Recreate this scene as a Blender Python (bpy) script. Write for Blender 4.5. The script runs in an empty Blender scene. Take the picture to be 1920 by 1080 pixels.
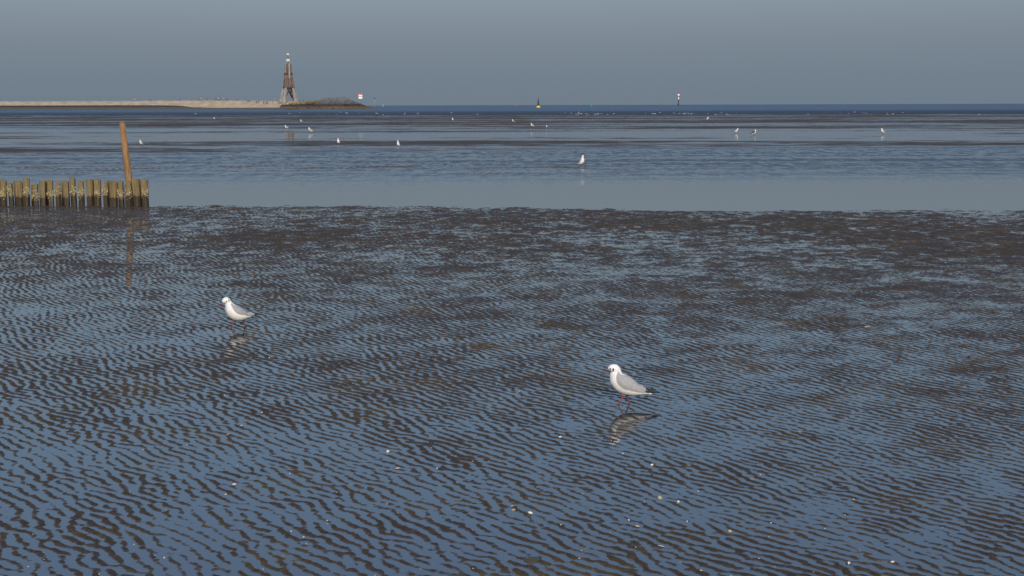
import bpy, bmesh, math, random
import numpy as np
from mathutils import Vector, Matrix, noise as mnoise

random.seed(11)
RNG = np.random.default_rng(7)
scene = bpy.context.scene
col = scene.collection
R = math.radians

# ------------------------------------------------------------------ camera
F = 2600.0                 # focal length in pixels of the 1920 px wide photograph
CAM_H = 2.1
PITCH = math.atan((540 - 197.2) / F)
ROLL = R(-0.17)
cam_d = bpy.data.cameras.new('camera')
cam = bpy.data.objects.new('camera', cam_d)
col.objects.link(cam)
cam_d.sensor_width = 36.0
cam_d.lens = 36.0 * F / 1920.0
cam_d.clip_start = 0.05
cam_d.clip_end = 90000.0
CM = Matrix.Translation((0, 0, CAM_H)) @ Matrix.Rotation(math.pi / 2 - PITCH, 4, 'X') @ Matrix.Rotation(ROLL, 4, 'Z')
cam.matrix_world = CM
scene.camera = cam

# ------------------------------------------------------------------ sky and sun
SUN_EL, SUN_AZ = R(27.0), R(8.0)      # behind the camera, a little to its right
sun_dir = Vector((math.sin(SUN_AZ) * math.cos(SUN_EL), -math.cos(SUN_AZ) * math.cos(SUN_EL), math.sin(SUN_EL)))
world = bpy.data.worlds.new('World')
scene.world = world
world.use_nodes = True
wn = world.node_tree
for n in list(wn.nodes):
    wn.nodes.remove(n)
sky = wn.nodes.new('ShaderNodeTexSky')
sky.sky_type = 'NISHITA'
sky.sun_disc = False
sky.sun_elevation = SUN_EL
sky.sun_rotation = math.pi - SUN_AZ
sky.altitude = 0
sky.air_density = 2.0
sky.dust_density = 6.0
sky.ozone_density = 10.0
bg = wn.nodes.new('ShaderNodeBackground')
bg.inputs['Strength'].default_value = 0.1
wo = wn.nodes.new('ShaderNodeOutputWorld')
tint = wn.nodes.new('ShaderNodeVectorMath')          # the haze's own colour, the same all round
tint.operation = 'MULTIPLY_ADD'
tint.inputs[1].default_value = (1.02, 1.0, 1.15)
tint.inputs[2].default_value = (1.56, 1.99, 2.52)
wn.links.new(sky.outputs[0], tint.inputs[0])
wn.links.new(tint.outputs[0], bg.inputs[0])
wn.links.new(bg.outputs[0], wo.inputs[0])

sl = bpy.data.lights.new('sun', 'SUN')
sl.energy = 2.5
sl.angle = R(0.53)
sl.color = (1.0, 0.89, 0.74)
so = bpy.data.objects.new('sun', sl)
so.rotation_euler = sun_dir.to_track_quat('Z', 'Y').to_euler()
so.location = (20, -60, 40)
col.objects.link(so)

scene.view_settings.view_transform = 'Standard'
scene.view_settings.look = 'None'
scene.view_settings.exposure = 0.0
scene.view_settings.gamma = 1.0
scene.view_settings.use_curve_mapping = False
try:
    scene.cycles.max_bounces = 6
    scene.cycles.caustics_reflective = False
    scene.cycles.caustics_refractive = False
except Exception:
    pass


# ------------------------------------------------------------------ helpers
def ray(u, v):
    d = CM.to_3x3() @ Vector(((u - 960) / F, -(v - 540) / F, -1.0))
    return d


def gp(u, v, z=0.0):
    """ground point seen at photograph pixel (u, v)"""
    d = ray(u, v)
    t = (z - CAM_H) / d.z
    return Vector((d.x * t, d.y * t, z))


def at(u, v, Y):
    d = ray(u, v)
    t = Y / d.y
    return Vector((d.x * t, Y, CAM_H + d.z * t))


def tag(o, label=None, cat=None, group=None, kind=None):
    if label: o['label'] = label
    if cat: o['category'] = cat
    if group: o['group'] = group
    if kind: o['kind'] = kind
    return o


def empty(name, loc, rz=0.0, scale=1.0):
    o = bpy.data.objects.new(name, None)
    o.empty_display_size = 0.1
    o.location = loc
    o.rotation_euler = (0, 0, rz)
    o.scale = (scale, scale, scale)
    col.objects.link(o)
    return o


def link_mesh(name, me, mat, parent=None, smooth=True):
    o = bpy.data.objects.new(name, me)
    col.objects.link(o)
    if mat is not None and len(me.materials) == 0:
        me.materials.append(mat)
    if parent is not None:
        o.parent = parent
    if smooth:
        me.polygons.foreach_set('use_smooth', [True] * len(me.polygons))
    return o


def copy_tree(o, parent=None):
    c = o.copy()
    col.objects.link(c)
    c.parent = parent
    for ch in list(o.children):
        copy_tree(ch, c)
    return c


class MB:
    """collects vertices and faces of one mesh"""
    def __init__(self):
        self.v, self.f = [], []

    def add(self, vs, fs):
        b = len(self.v)
        self.v += [tuple(p) for p in vs]
        self.f += [tuple(i + b for i in f) for f in fs]
        return self

    def box(self, c, s, M=None):
        x, y, z = s[0] / 2, s[1] / 2, s[2] / 2
        vs = [Vector((sx * x, sy * y, sz * z)) for sz in (-1, 1) for sx, sy in ((-1, -1), (1, -1), (1, 1), (-1, 1))]
        if M is not None:
            vs = [M @ p for p in vs]
        c = Vector(c)
        return self.add([p + c for p in vs], [(3, 2, 1, 0), (4, 5, 6, 7), (0, 1, 5, 4), (1, 2, 6, 5), (2, 3, 7, 6), (3, 0, 4, 7)])

    def beam(self, a, b, w, h=None, w2=None, h2=None):
        """rectangular tapered bar from a to b"""
        a, b = Vector(a), Vector(b)
        h = h or w
        w2 = w2 or w
        h2 = h2 or h
        d = (b - a).normalized()
        s = d.cross(Vector((0, 0, 1)))
        if s.length < 1e-4:
            s = Vector((1, 0, 0))
        s.normalize()
        t = s.cross(d)
        vs = []
        for p, ww, hh in ((a, w, h), (b, w2, h2)):
            for i, j in ((-1, -1), (1, -1), (1, 1), (-1, 1)):
                vs.append(p + s * i * ww / 2 + t * j * hh / 2)
        return self.add(vs, [(3, 2, 1, 0), (4, 5, 6, 7), (0, 1, 5, 4), (1, 2, 6, 5), (2, 3, 7, 6), (3, 0, 4, 7)])

    def tube(self, pts, rads, n=8, caps=True, squash=None):
        pts = [Vector(p) for p in pts]
        rings = []
        up = Vector((0, 1, 0.01))
        for i, p in enumerate(pts):
            t = (pts[min(i + 1, len(pts) - 1)] - pts[max(i - 1, 0)]).normalized()
            a = t.cross(up)
            if a.length < 1e-5:
                a = t.cross(Vector((1, 0, 0)))
            a.normalize()
            b = t.cross(a).normalized()
            r = rads[i] if hasattr(rads, '__len__') else rads
            ry = r * (squash or 1.0)
            rings.append([p + a * math.cos(k * 2 * math.pi / n) * r + b * math.sin(k * 2 * math.pi / n) * ry for k in range(n)])
        vs = [q for ring in rings for q in ring]
        fs = []
        for i in range(len(pts) - 1):
            for k in range(n):
                k2 = (k + 1) % n
                fs.append((i * n + k, i * n + k2, (i + 1) * n + k2, (i + 1) * n + k))
        if caps:
            fs.append(tuple(range(n - 1, -1, -1)))
            fs.append(tuple((len(pts) - 1) * n + k for k in range(n)))
        return self.add(vs, fs)

    def lathe(self, prof, n=20, c=(0, 0, 0)):
        """profile [(r, z)] spun about z"""
        c = Vector(c)
        vs, fs = [], []
        for r, z in prof:
            for k in range(n):
                a = 2 * math.pi * k / n
                vs.append(c + Vector((r * math.cos(a), r * math.sin(a), z)))
        for i in range(len(prof) - 1):
            for k in range(n):
                k2 = (k + 1) % n
                fs.append((i * n + k, i * n + k2, (i + 1) * n + k2, (i + 1) * n + k))
        fs.append(tuple(range(n - 1, -1, -1)))
        fs.append(tuple((len(prof) - 1) * n + k for k in range(n)))
        return self.add(vs, fs)

    def sphere(self, c, r, seg=10, rings=7, sc=(1, 1, 1)):
        c = Vector(c)
        prof = []
        vs, fs = [], []
        vs.append(c + Vector((0, 0, -r * sc[2])))
        for i in range(1, rings):
            ph = -math.pi / 2 + math.pi * i / rings
            for k in range(seg):
                a = 2 * math.pi * k / seg
                vs.append(c + Vector((r * sc[0] * math.cos(ph) * math.cos(a), r * sc[1] * math.cos(ph) * math.sin(a), r * sc[2] * math.sin(ph))))
        vs.append(c + Vector((0, 0, r * sc[2])))
        top = len(vs) - 1
        for k in range(seg):
            k2 = (k + 1) % seg
            fs.append((0, 1 + k2, 1 + k))
            for i in range(rings - 2):
                a, b = 1 + i * seg, 1 + (i + 1) * seg
                fs.append((a + k, a + k2, b + k2, b + k))
            a = 1 + (rings - 2) * seg
            fs.append((a + k, a + k2, top))
        return self.add(vs, fs)

    def mesh(self, name):
        me = bpy.data.meshes.new(name)
        me.from_pydata(self.v, [], self.f)
        me.update()
        return me

    def build(self, name, mat, parent=None, smooth=True):
        return link_mesh(name, self.mesh(name), mat, parent, smooth)


def grid_mesh(name, X, Y, Z):
    r, c = X.shape
    me = bpy.data.meshes.new(name)
    co = np.stack([X, Y, Z], -1).reshape(-1, 3).astype(np.float32)
    idx = np.arange(r * c).reshape(r, c)
    q = np.stack([idx[:-1, :-1], idx[:-1, 1:], idx[1:, 1:], idx[1:, :-1]], -1).reshape(-1, 4).astype(np.int32)
    nf = len(q)
    me.vertices.add(r * c)
    me.vertices.foreach_set('co', co.ravel())
    me.loops.add(nf * 4)
    me.loops.foreach_set('vertex_index', q.ravel())
    me.polygons.add(nf)
    me.polygons.foreach_set('loop_start', np.arange(0, nf * 4, 4, dtype=np.int32))
    try:
        me.polygons.foreach_set('loop_total', np.full(nf, 4, dtype=np.int32))
    except Exception:
        pass
    me.polygons.foreach_set('use_smooth', np.ones(nf, dtype=bool))
    me.update(calc_edges=True)
    return me


# ------------------------------------------------------------------ materials
def new_mat(name):
    m = bpy.data.materials.new(name)
    m.use_nodes = True
    nt = m.node_tree
    p = nt.nodes['Principled BSDF']
    return m, nt, p


def nd(nt, t, **kw):
    n = nt.nodes.new(t)
    for k, v in kw.items():
        if k in n.inputs.keys() if hasattr(n.inputs, 'keys') else False:
            n.inputs[k].default_value = v
        else:
            setattr(n, k, v)
    return n


def noise_node(nt, vec, scale, detail=4, rough=0.55, dist=0.0):
    n = nt.nodes.new('ShaderNodeTexNoise')
    n.inputs['Scale'].default_value = scale
    n.inputs['Detail'].default_value = detail
    n.inputs['Roughness'].default_value = rough
    n.inputs['Distortion'].default_value = dist
    nt.links.new(vec, n.inputs['Vector'])
    return n.outputs['Fac']


def ramp(nt, fac, stops):
    r = nt.nodes.new('ShaderNodeValToRGB')
    e = r.color_ramp.elements
    while len(e) < len(stops):
        e.new(0.5)
    for i, (p, c) in enumerate(stops):
        e[i].position = p
        e[i].color = (*c, 1) if len(c) == 3 else c
    nt.links.new(fac, r.inputs[0])
    return r.outputs[0]


def maprange(nt, val, a, b, c, d):
    m = nt.nodes.new('ShaderNodeMapRange')
    nt.links.new(val, m.inputs[0])
    for i, x in enumerate((a, b, c, d)):
        m.inputs[1 + i].default_value = x
    return m.outputs[0]


def bump(nt, p, h, strength, dist, prev=None):
    b = nt.nodes.new('ShaderNodeBump')
    b.inputs['Strength'].default_value = strength
    b.inputs['Distance'].default_value = dist
    nt.links.new(h, b.inputs['Height'])
    if prev is not None:
        nt.links.new(prev, b.inputs['Normal'])
    nt.links.new(b.outputs[0], p.inputs['Normal'])
    return b.outputs[0]


def simple(name, c, rough=0.6, var=0.15, scale=20.0, bmp=0.0, metal=0.0):
    """plain paint or skin with a little uneven wear"""
    m, nt, p = new_mat(name)
    tc = nt.nodes.new('ShaderNodeTexCoord').outputs['Object']
    f = noise_node(nt, tc, scale, 5)
    lo = tuple(x * (1 - var) for x in c)
    hi = tuple(min(1, x * (1 + var)) for x in c)
    nt.links.new(ramp(nt, f, [(0.3, lo), (0.7, hi)]), p.inputs['Base Color'])
    p.inputs['Roughness'].default_value = rough
    p.inputs['Metallic'].default_value = metal
    if bmp:
        bump(nt, p, f, bmp, 0.3 / scale)
    return m


def mud_material(name, film_lo, film_hi, nscale, stretch):
    """wet mud: bare and matt on the crests, a glossy water film where it lies just above the water"""
    m, nt, p = new_mat(name)
    geo = nt.nodes.new('ShaderNodeNewGeometry').outputs['Position']
    sep = nt.nodes.new('ShaderNodeSeparateXYZ')
    nt.links.new(geo, sep.inputs[0])
    big = noise_node(nt, geo, 1.3, 5, 0.6)
    mid = noise_node(nt, geo, 22.0, 5, 0.7)
    c1 = ramp(nt, big, [(0.36, (0.056, 0.041, 0.031)), (0.52, (0.060, 0.042, 0.027)), (0.66, (0.084, 0.057, 0.026))])
    c2 = ramp(nt, mid, [(0.25, (0.45, 0.45, 0.47)), (0.75, (1.5, 1.48, 1.42))])
    mx = nt.nodes.new('ShaderNodeMix'); mx.data_type = 'RGBA'; mx.blend_type = 'MULTIPLY'
    mx.inputs[0].default_value = 1.0
    nt.links.new(c1, mx.inputs[6]); nt.links.new(c2, mx.inputs[7])
    nt.links.new(mx.outputs[2], p.inputs['Base Color'])
    mp = nt.nodes.new('ShaderNodeMapping')
    mp.inputs['Scale'].default_value = (stretch, 1.0, 0.0)
    nt.links.new(geo, mp.inputs[0])
    fn = noise_node(nt, mp.outputs[0], nscale, 5, 0.65)
    ad = nt.nodes.new('ShaderNodeMath'); ad.operation = 'MULTIPLY_ADD'
    nt.links.new(fn, ad.inputs[0]); ad.inputs[1].default_value = film_hi * 3.0
    sb = nt.nodes.new('ShaderNodeMath'); sb.operation = 'SUBTRACT'
    nt.links.new(sep.outputs['Z'], sb.inputs[0]); sb.inputs[1].default_value = film_hi * 1.5
    nt.links.new(sb.outputs[0], ad.inputs[2])
    dry = maprange(nt, ad.outputs[0], film_lo, film_hi, 0.0, 1.0)
    nt.links.new(maprange(nt, dry, 0, 1, 0.20, 0.75), p.inputs['Roughness'])
    nt.links.new(maprange(nt, dry, 0, 1, 0.75, 0.13), p.inputs['Specular IOR Level'])
    fine = noise_node(nt, geo, 130.0, 4, 0.75)
    bb = bump(nt, p, fine, 0.8, 0.005)
    nt.links.new(maprange(nt, dry, 0, 1, 0.15, 0.9), [n for n in nt.nodes if n.type == 'BUMP'][0].inputs['Strength'])
    return m


def ruffle(nt, geo, scale, ax, ay):
    """normals of small waves"""
    n = nt.nodes.new('ShaderNodeTexNoise')
    n.inputs['Scale'].default_value = scale
    n.inputs['Detail'].default_value = 4
    nt.links.new(geo, n.inputs['Vector'])
    v1 = nt.nodes.new('ShaderNodeVectorMath'); v1.operation = 'SUBTRACT'
    nt.links.new(n.outputs['Color'], v1.inputs[0]); v1.inputs[1].default_value = (0.5, 0.5, 0.5)
    v2 = nt.nodes.new('ShaderNodeVectorMath'); v2.operation = 'MULTIPLY'
    nt.links.new(v1.outputs[0], v2.inputs[0])
    v2.inputs[1].default_value = (ax, ay, 0.0)
    return v2.outputs[0]


def set_normal(nt, p, off):
    v = nt.nodes.new('ShaderNodeVectorMath'); v.operation = 'ADD'
    nt.links.new(off, v.inputs[0]); v.inputs[1].default_value = (0, 0, 1)
    v3 = nt.nodes.new('ShaderNodeVectorMath'); v3.operation = 'NORMALIZE'
    nt.links.new(v.outputs[0], v3.inputs[0])
    nt.links.new(v3.outputs[0], p.inputs['Normal'])


def still_water():
    """mirror calm film; beyond the pool the wind ruffles it in streaks"""
    m, nt, p = new_mat('still_water')
    p.inputs['Base Color'].default_value = (0.026, 0.029, 0.030, 1)
    p.inputs['Roughness'].default_value = 0.02
    p.inputs['IOR'].default_value = 2.15
    geo = nt.nodes.new('ShaderNodeNewGeometry').outputs['Position']
    sep = nt.nodes.new('ShaderNodeSeparateXYZ')
    nt.links.new(geo, sep.inputs[0])
    mp = nt.nodes.new('ShaderNodeMapping')
    mp.inputs['Scale'].default_value = (0.009, 0.30, 0.0)
    mp.inputs['Location'].default_value = (4.0, 2.0, 0.0)
    nt.links.new(geo, mp.inputs[0])
    st = noise_node(nt, mp.outputs[0], 1.0, 8, 0.72)
    mp2 = nt.nodes.new('ShaderNodeMapping')
    mp2.inputs['Scale'].default_value = (2.2, 0.8, 0.0)
    nt.links.new(geo, mp2.inputs[0])
    speck = noise_node(nt, mp2.outputs[0], 1.0, 4, 0.7)
    sm = nt.nodes.new('ShaderNodeMath'); sm.operation = 'MULTIPLY_ADD'
    nt.links.new(speck, sm.inputs[0]); sm.inputs[1].default_value = 0.8; sm.inputs[2].default_value = -0.4
    s2 = nt.nodes.new('ShaderNodeMath'); s2.operation = 'ADD'
    nt.links.new(st, s2.inputs[0]); nt.links.new(sm.outputs[0], s2.inputs[1])
    a = maprange(nt, s2.outputs[0], 0.33, 0.56, 0.0, 1.0)
    b = ramp(nt, maprange(nt, sep.outputs['Y'], 30.0, 280.0, 0.0, 1.0), [(0.022, (0, 0, 0)), (0.045, (0.75,) * 3), (0.08, (0.95,) * 3), (0.14, (1,) * 3), (0.19, (0.35,) * 3), (0.23, (0.1,) * 3), (0.35, (0.1,) * 3), (0.42, (0.9,) * 3), (1.0, (1,) * 3)])
    mu = nt.nodes.new('ShaderNodeMath'); mu.operation = 'MULTIPLY'
    nt.links.new(a, mu.inputs[0]); nt.links.new(b, mu.inputs[1])
    base = nt.nodes.new('ShaderNodeMath'); base.operation = 'ADD'
    nt.links.new(mu.outputs[0], base.inputs[0]); base.inputs[1].default_value = 0.003
    r = ruffle(nt, geo, 9.0, 0.5, 0.8)
    sc = nt.nodes.new('ShaderNodeVectorMath'); sc.operation = 'SCALE'
    nt.links.new(r, sc.inputs[0]); nt.links.new(base.outputs[0], sc.inputs['Scale'])
    set_normal(nt, p, sc.outputs[0])
    nt.links.new(maprange(nt, mu.outputs[0], 0, 1, 0.02, 0.48), p.inputs['Roughness'])
    nt.links.new(maprange(nt, mu.outputs[0], 0, 1, 2.15, 1.333), p.inputs['IOR'])
    return m


def sea_water():
    m, nt, p = new_mat('sea_water')
    p.inputs['Base Color'].default_value = (0.016, 0.036, 0.066, 1)
    p.inputs['Roughness'].default_value = 0.42
    p.inputs['IOR'].default_value = 1.333
    geo = nt.nodes.new('ShaderNodeNewGeometry').outputs['Position']
    set_normal(nt, p, ruffle(nt, geo, 0.8, 0.5, 1.0))
    sep = nt.nodes.new('ShaderNodeSeparateXYZ')
    nt.links.new(geo, sep.inputs[0])
    nt.links.new(maprange(nt, sep.outputs['Y'], 380.0, 560.0, 0.62, 0.40), p.inputs['Roughness'])   # choppier in the shallows
    nt.links.new(ramp(nt, maprange(nt, sep.outputs['Y'], 300.0, 520.0, 0, 1), [(0, (0.022, 0.019, 0.018)), (1, (0.016, 0.036, 0.066))]), p.inputs['Base Color'])
    return m


MUD = mud_material('wet_mud', -0.0002, 0.0026, 40.0, 1.0)
FAR_MUD = mud_material('far_wet_mud', 0.0, 0.009, 0.9, 0.35)
WATER = still_water()
SEA = sea_water()


# ------------------------------------------------------------------ ground: rippled mudflat, standing water, sea
N, CELL = 2048, 0.0115
TILE = N * CELL


def spectral(fn, complex_out=False, seed=0):
    rng = np.random.default_rng(seed)
    kx = np.fft.fftfreq(N, CELL)[None, :]
    ky = np.fft.fftfreq(N, CELL)[:, None]
    W = (rng.standard_normal((N, N)) + 1j * rng.standard_normal((N, N))) * fn(kx, ky)
    f = np.fft.ifft2(W)
    if complex_out:
        return f / np.sqrt(np.mean(np.abs(f) ** 2))
    f = f.real
    return f / f.std()


def sample(T, X, Y):
    gx = (X / CELL) % N
    gy = (Y / CELL) % N
    x0 = gx.astype(int); y0 = gy.astype(int)
    fx = gx - x0; fy = gy - y0
    x0 %= N; y0 %= N
    x1 = (x0 + 1) % N; y1 = (y0 + 1) % N
    return (T[y0, x0] * (1 - fx) + T[y0, x1] * fx) * (1 - fy) + (T[y1, x0] * (1 - fx) + T[y1, x1] * fx) * fy


LAM = 0.075
ANG = math.atan2(0.60, 0.80)


def ripple_spec(kx, ky):
    k = np.hypot(kx, ky) + 1e-9
    a = np.arctan2(ky, kx)
    da = (a - ANG + math.pi) % (2 * math.pi) - math.pi
    return np.exp(-((k * LAM - 1) / 0.30) ** 2) * np.exp(-(da / R(30)) ** 2)


def band(l0, l1):
    return lambda kx, ky: (lambda k: np.exp(-(k * l0) ** 2) * (1 - np.exp(-(k * l1) ** 2)) / (k ** 1.4))(np.hypot(kx, ky) + 1e-6)


rc = spectral(ripple_spec, True, 3)
amp = np.abs(rc)
cosp = rc.real / (amp + 1e-6)
prof = (0.5 + 0.5 * cosp) ** 1.25
RIP = (prof - 0.45) * (0.62 + 0.38 * np.clip(amp, 0, 1.6))
FINE = spectral(band(0.013, 0.06), False, 5)
FINE2 = spectral(band(0.06, 0.35), False, 21)
MIDN = spectral(band(0.16, 1.2), False, 8)
LOW = spectral(band(0.9, 9.0), False, 9)


def smooth(x, a, b):
    t = np.clip((x - a) / (b - a), 0, 1)
    return t * t * (3 - 2 * t)


def edge_y(X):
    """far edge of the near mud bar, where the smooth pool begins"""
    t = np.clip((X + 3.5) / 8.0, 0, 1)
    return 29.5 - 1.7 * t * t * (3 - 2 * t) + 0.10 * np.sin(X * 0.6 + 1) + 0.05 * np.sin(X * 1.7)


def near_height(X, Y):
    rip = sample(RIP, X, Y)
    fine = sample(FINE, X, Y)
    mid = sample(MIDN, X, Y)
    low = sample(LOW, X, Y)
    far = smooth(Y, 13.0, 24.0)
    rise = 0.0001 + 0.0004 * smooth(Y, 8, 12) + 0.0013 * smooth(Y, 15.0, 21.0) - 0.0012 * smooth(Y, 23.0, 27.0)
    f2 = sample(FINE2, X, Y)
    h = 0.0092 * rip * (1 + 0.35 * far) + 0.0014 * fine + (0.0003 + 0.0022 * far) * f2 + (0.0010 + 0.0004 * far) * mid + (0.0008 + 0.0003 * far) * low + rise
    e = edge_y(X) + 0.10 * mid
    drop = smooth(Y, e - 0.45, e + 0.55)
    return h * (1 - drop) - 0.03 * drop


def fan(y0, y1, rows, cols, p, half, back=0.0):
    t = np.linspace(0, 1, rows)
    q = 1 - p
    ys = (y0 ** q + t * (y1 ** q - y0 ** q)) ** (1 / q)
    s = np.linspace(-1, 1, cols)
    Y = np.repeat(ys[:, None], cols, 1)
    X = s[None, :] * (half * Y + 1.4)
    return X, Y


X, Y = fan(4.6, 31.5, 1220, 880, 0.8, 0.41)
mud = link_mesh('mudflat', grid_mesh('mudflat', X, Y, near_height(X, Y)), MUD, smooth=False)
tag(mud, 'dark brown rippled wet mud with water standing between the crests', kind='structure')

# far flats: bars and runnels between the pool and the sea
def far_height(X, Y):
    Yw = Y + 0.05 * X
    yk = np.array([28, 36.0, 38, 42, 46, 50, 54, 57, 60, 65, 68, 72, 77, 83, 87, 92, 100, 112, 120, 126, 140, 165, 188, 195, 203, 210, 240, 272, 300, 450])
    hk = np.array([-30, -28, -2.6, -1.5, -1.5, -0.6, -0.8, 0.6, 3.2, 2.8, -1.6, -2.5, -1.6, -0.6, -2.2, -2.6, -2.2, -3.0, -1.0, 5, 8, 9, 6, -2, -2, 8, 9, 5, -12, -60]) * 1e-3 + 0.0006
    wob = sample(LOW, X * 0.16 + 3, Y * 0.16) * 0.02 + sample(LOW, X * 0.02 + 9, Y * 0.045) * 0.045
    h = np.interp(Yw * (1 + wob), yk, hk)
    h = h + 0.0042 * (0.4 + 0.6 * smooth(Yw, 50, 60)) * sample(LOW, X * 0.10, Y * 0.26 + 5) * np.clip((h + 0.03) / 0.03, 0.1, 1)
    h = h + 0.0027 * sample(LOW, X * 0.035 + 7, np.log(Yw) * 44.0) * smooth(Yw, 42, 50) * (1 - smooth(Yw, 210, 240))
    h = h + 0.0020 * sample(MIDN, X * 0.22, Y * 0.4 + 5) + (0.0025 + 0.0045 * smooth(Yw, 36, 39) * (1 - smooth(Yw, 56, 64))) * (sample(RIP, X * 0.45, Y * 0.13) - 0.1) * np.clip((h + 0.02) / 0.02, 0, 1)
    return h


X, Y = fan(31.0, 440, 620, 420, 1.75, 0.46)
fm = link_mesh('far_mudflat', grid_mesh('far_mudflat', X, Y, far_height(X, Y)), FAR_MUD, smooth=False)
tag(fm, 'far wet mud bars and runnels before the open sea', kind='structure')

mb = MB()
def sheet(x0, x1, y0, y1, z):
    return [(x0, y0, z), (x1, y0, z), (x1, y1, z), (x0, y1, z)], [(0, 1, 2, 3)]
tag(MB().add(*sheet(-700, 700, -60, 280, 0.0)).build('standing_water', WATER, smooth=False), 'thin film of still water on the mudflat', kind='structure')
tag(MB().add(*sheet(-40000, 40000, 280.0, 60000, 0.0)).build('sea', SEA, smooth=False), 'open blue sea to the horizon', kind='structure')

# ------------------------------------------------------------------ materials of the things
M = {
    'gull_white': simple('gull_white', (0.78, 0.755, 0.70), 0.8, 0.08, 60, 0.3),
    'gull_grey': simple('gull_grey', (0.33, 0.322, 0.31), 0.75, 0.14, 70, 0.35),
    'gull_black': simple('gull_black', (0.012, 0.012, 0.014), 0.5, 0.2, 60),
    'gull_red': simple('gull_red', (0.26, 0.050, 0.040), 0.5, 0.2, 80),
    'bill_tip': simple('bill_tip', (0.045, 0.012, 0.012), 0.4, 0.2, 80),
    'brown_feather': simple('brown_feather', (0.055, 0.045, 0.038), 0.8, 0.3, 40),
    'sand': simple('dry_sand', (0.37, 0.285, 0.19), 0.95, 0.24, 0.22, 0.0),
    'rock': None, 'bank': None,
    'tower_brown': simple('weathered_brown_timber', (0.165, 0.106, 0.082), 0.8, 0.35, 0.6),
    'tower_grey': simple('pale_weathered_timber', (0.27, 0.25, 0.225), 0.8, 0.25, 0.6),
    'tower_dark': simple('dark_tarred_timber', (0.065, 0.046, 0.040), 0.8, 0.3, 0.6),
    'tower_pale': simple('pale_painted_board', (0.30, 0.26, 0.225), 0.7, 0.15, 0.8),
    'cream': simple('cream_paint', (0.78, 0.68, 0.47), 0.6, 0.1, 2),
    'white_paint': simple('white_paint', (0.80, 0.80, 0.78), 0.5, 0.06, 2),
    'red_paint': simple('red_paint', (0.55, 0.075, 0.065), 0.5, 0.1, 2),
    'steel': simple('grey_steel', (0.25, 0.26, 0.27), 0.5, 0.15, 2),
    'dark_steel': simple('dark_steel', (0.035, 0.042, 0.05), 0.5, 0.15, 2),
    'yellow': simple('yellow_paint', (0.80, 0.50, 0.04), 0.45, 0.08, 2),
    'black_paint': simple('black_paint', (0.012, 0.013, 0.016), 0.5, 0.15, 2),
    'green_paint': simple('green_paint', (0.02, 0.32, 0.15), 0.5, 0.1, 2),
    'shell_white': simple('shell_white', (0.62, 0.58, 0.49), 0.5, 0.2, 160),
    'shell_yellow': simple('shell_yellow', (0.44, 0.36, 0.21), 0.5, 0.25, 120),
    'shell_orange': simple('shell_orange', (0.33, 0.20, 0.12), 0.5, 0.25, 120),
    'dark_stone': simple('dark_stone', (0.018, 0.017, 0.017), 0.5, 0.3, 90, 0.5),
    'brown_stone': simple('brown_stone', (0.17, 0.085, 0.055), 0.6, 0.3, 90, 0.5),
    'weed': simple('olive_weed', (0.055, 0.042, 0.014), 0.5, 0.45, 150, 0.6),
    'skin': simple('skin', (0.45, 0.28, 0.20), 0.6, 0.05, 5),
    'foam': simple('sea_foam', (0.75, 0.77, 0.78), 0.9, 0.1, 3),
    'grass': simple('dune_grass', (0.20, 0.155, 0.055), 0.9, 0.35, 0.5),
}


def pile_material(name, top, low, zlow):
    m, nt, p = new_mat(name)
    tc = nt.nodes.new('ShaderNodeTexCoord').outputs['Object']
    sep = nt.nodes.new('ShaderNodeSeparateXYZ')
    nt.links.new(tc, sep.inputs[0])
    mp = nt.nodes.new('ShaderNodeMapping')
    mp.inputs['Scale'].default_value = (30, 30, 3)
    nt.links.new(tc, mp.inputs[0])
    grain = noise_node(nt, mp.outputs[0], 1.0, 6, 0.7)
    n2 = noise_node(nt, tc, 16, 4)
    ad = nt.nodes.new('ShaderNodeMath'); ad.operation = 'MULTIPLY_ADD'
    nt.links.new(n2, ad.inputs[0]); ad.inputs[1].default_value = 0.16
    nt.links.new(sep.outputs['Z'], ad.inputs[2])
    wet = maprange(nt, ad.outputs[0], zlow, zlow + 0.05, 0, 1)
    mx = nt.nodes.new('ShaderNodeMix'); mx.data_type = 'RGBA'
    nt.links.new(wet, mx.inputs[0])
    mx.inputs[6].default_value = (*low, 1); mx.inputs[7].default_value = (*top, 1)
    g = ramp(nt, grain, [(0.3, (0.45, 0.45, 0.45)), (0.7, (1.3, 1.3, 1.3))])
    m2 = nt.nodes.new('ShaderNodeMix'); m2.data_type = 'RGBA'; m2.blend_type = 'MULTIPLY'
    m2.inputs[0].default_value = 1.0
    nt.links.new(mx.outputs[2], m2.inputs[6]); nt.links.new(g, m2.inputs[7])
    nt.links.new(m2.outputs[2], p.inputs['Base Color'])
    nt.links.new(maprange(nt, wet, 0, 1, 0.4, 0.85), p.inputs['Roughness'])
    bump(nt, p, grain, 0.6, 0.01)
    return m


M['pile'] = pile_material('weathered_pile', (0.20, 0.145, 0.062), (0.040, 0.024, 0.009), 0.27)
M['post'] = pile_material('orange_brown_post', (0.30, 0.165, 0.066), (0.05, 0.03, 0.012), 0.30)


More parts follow.
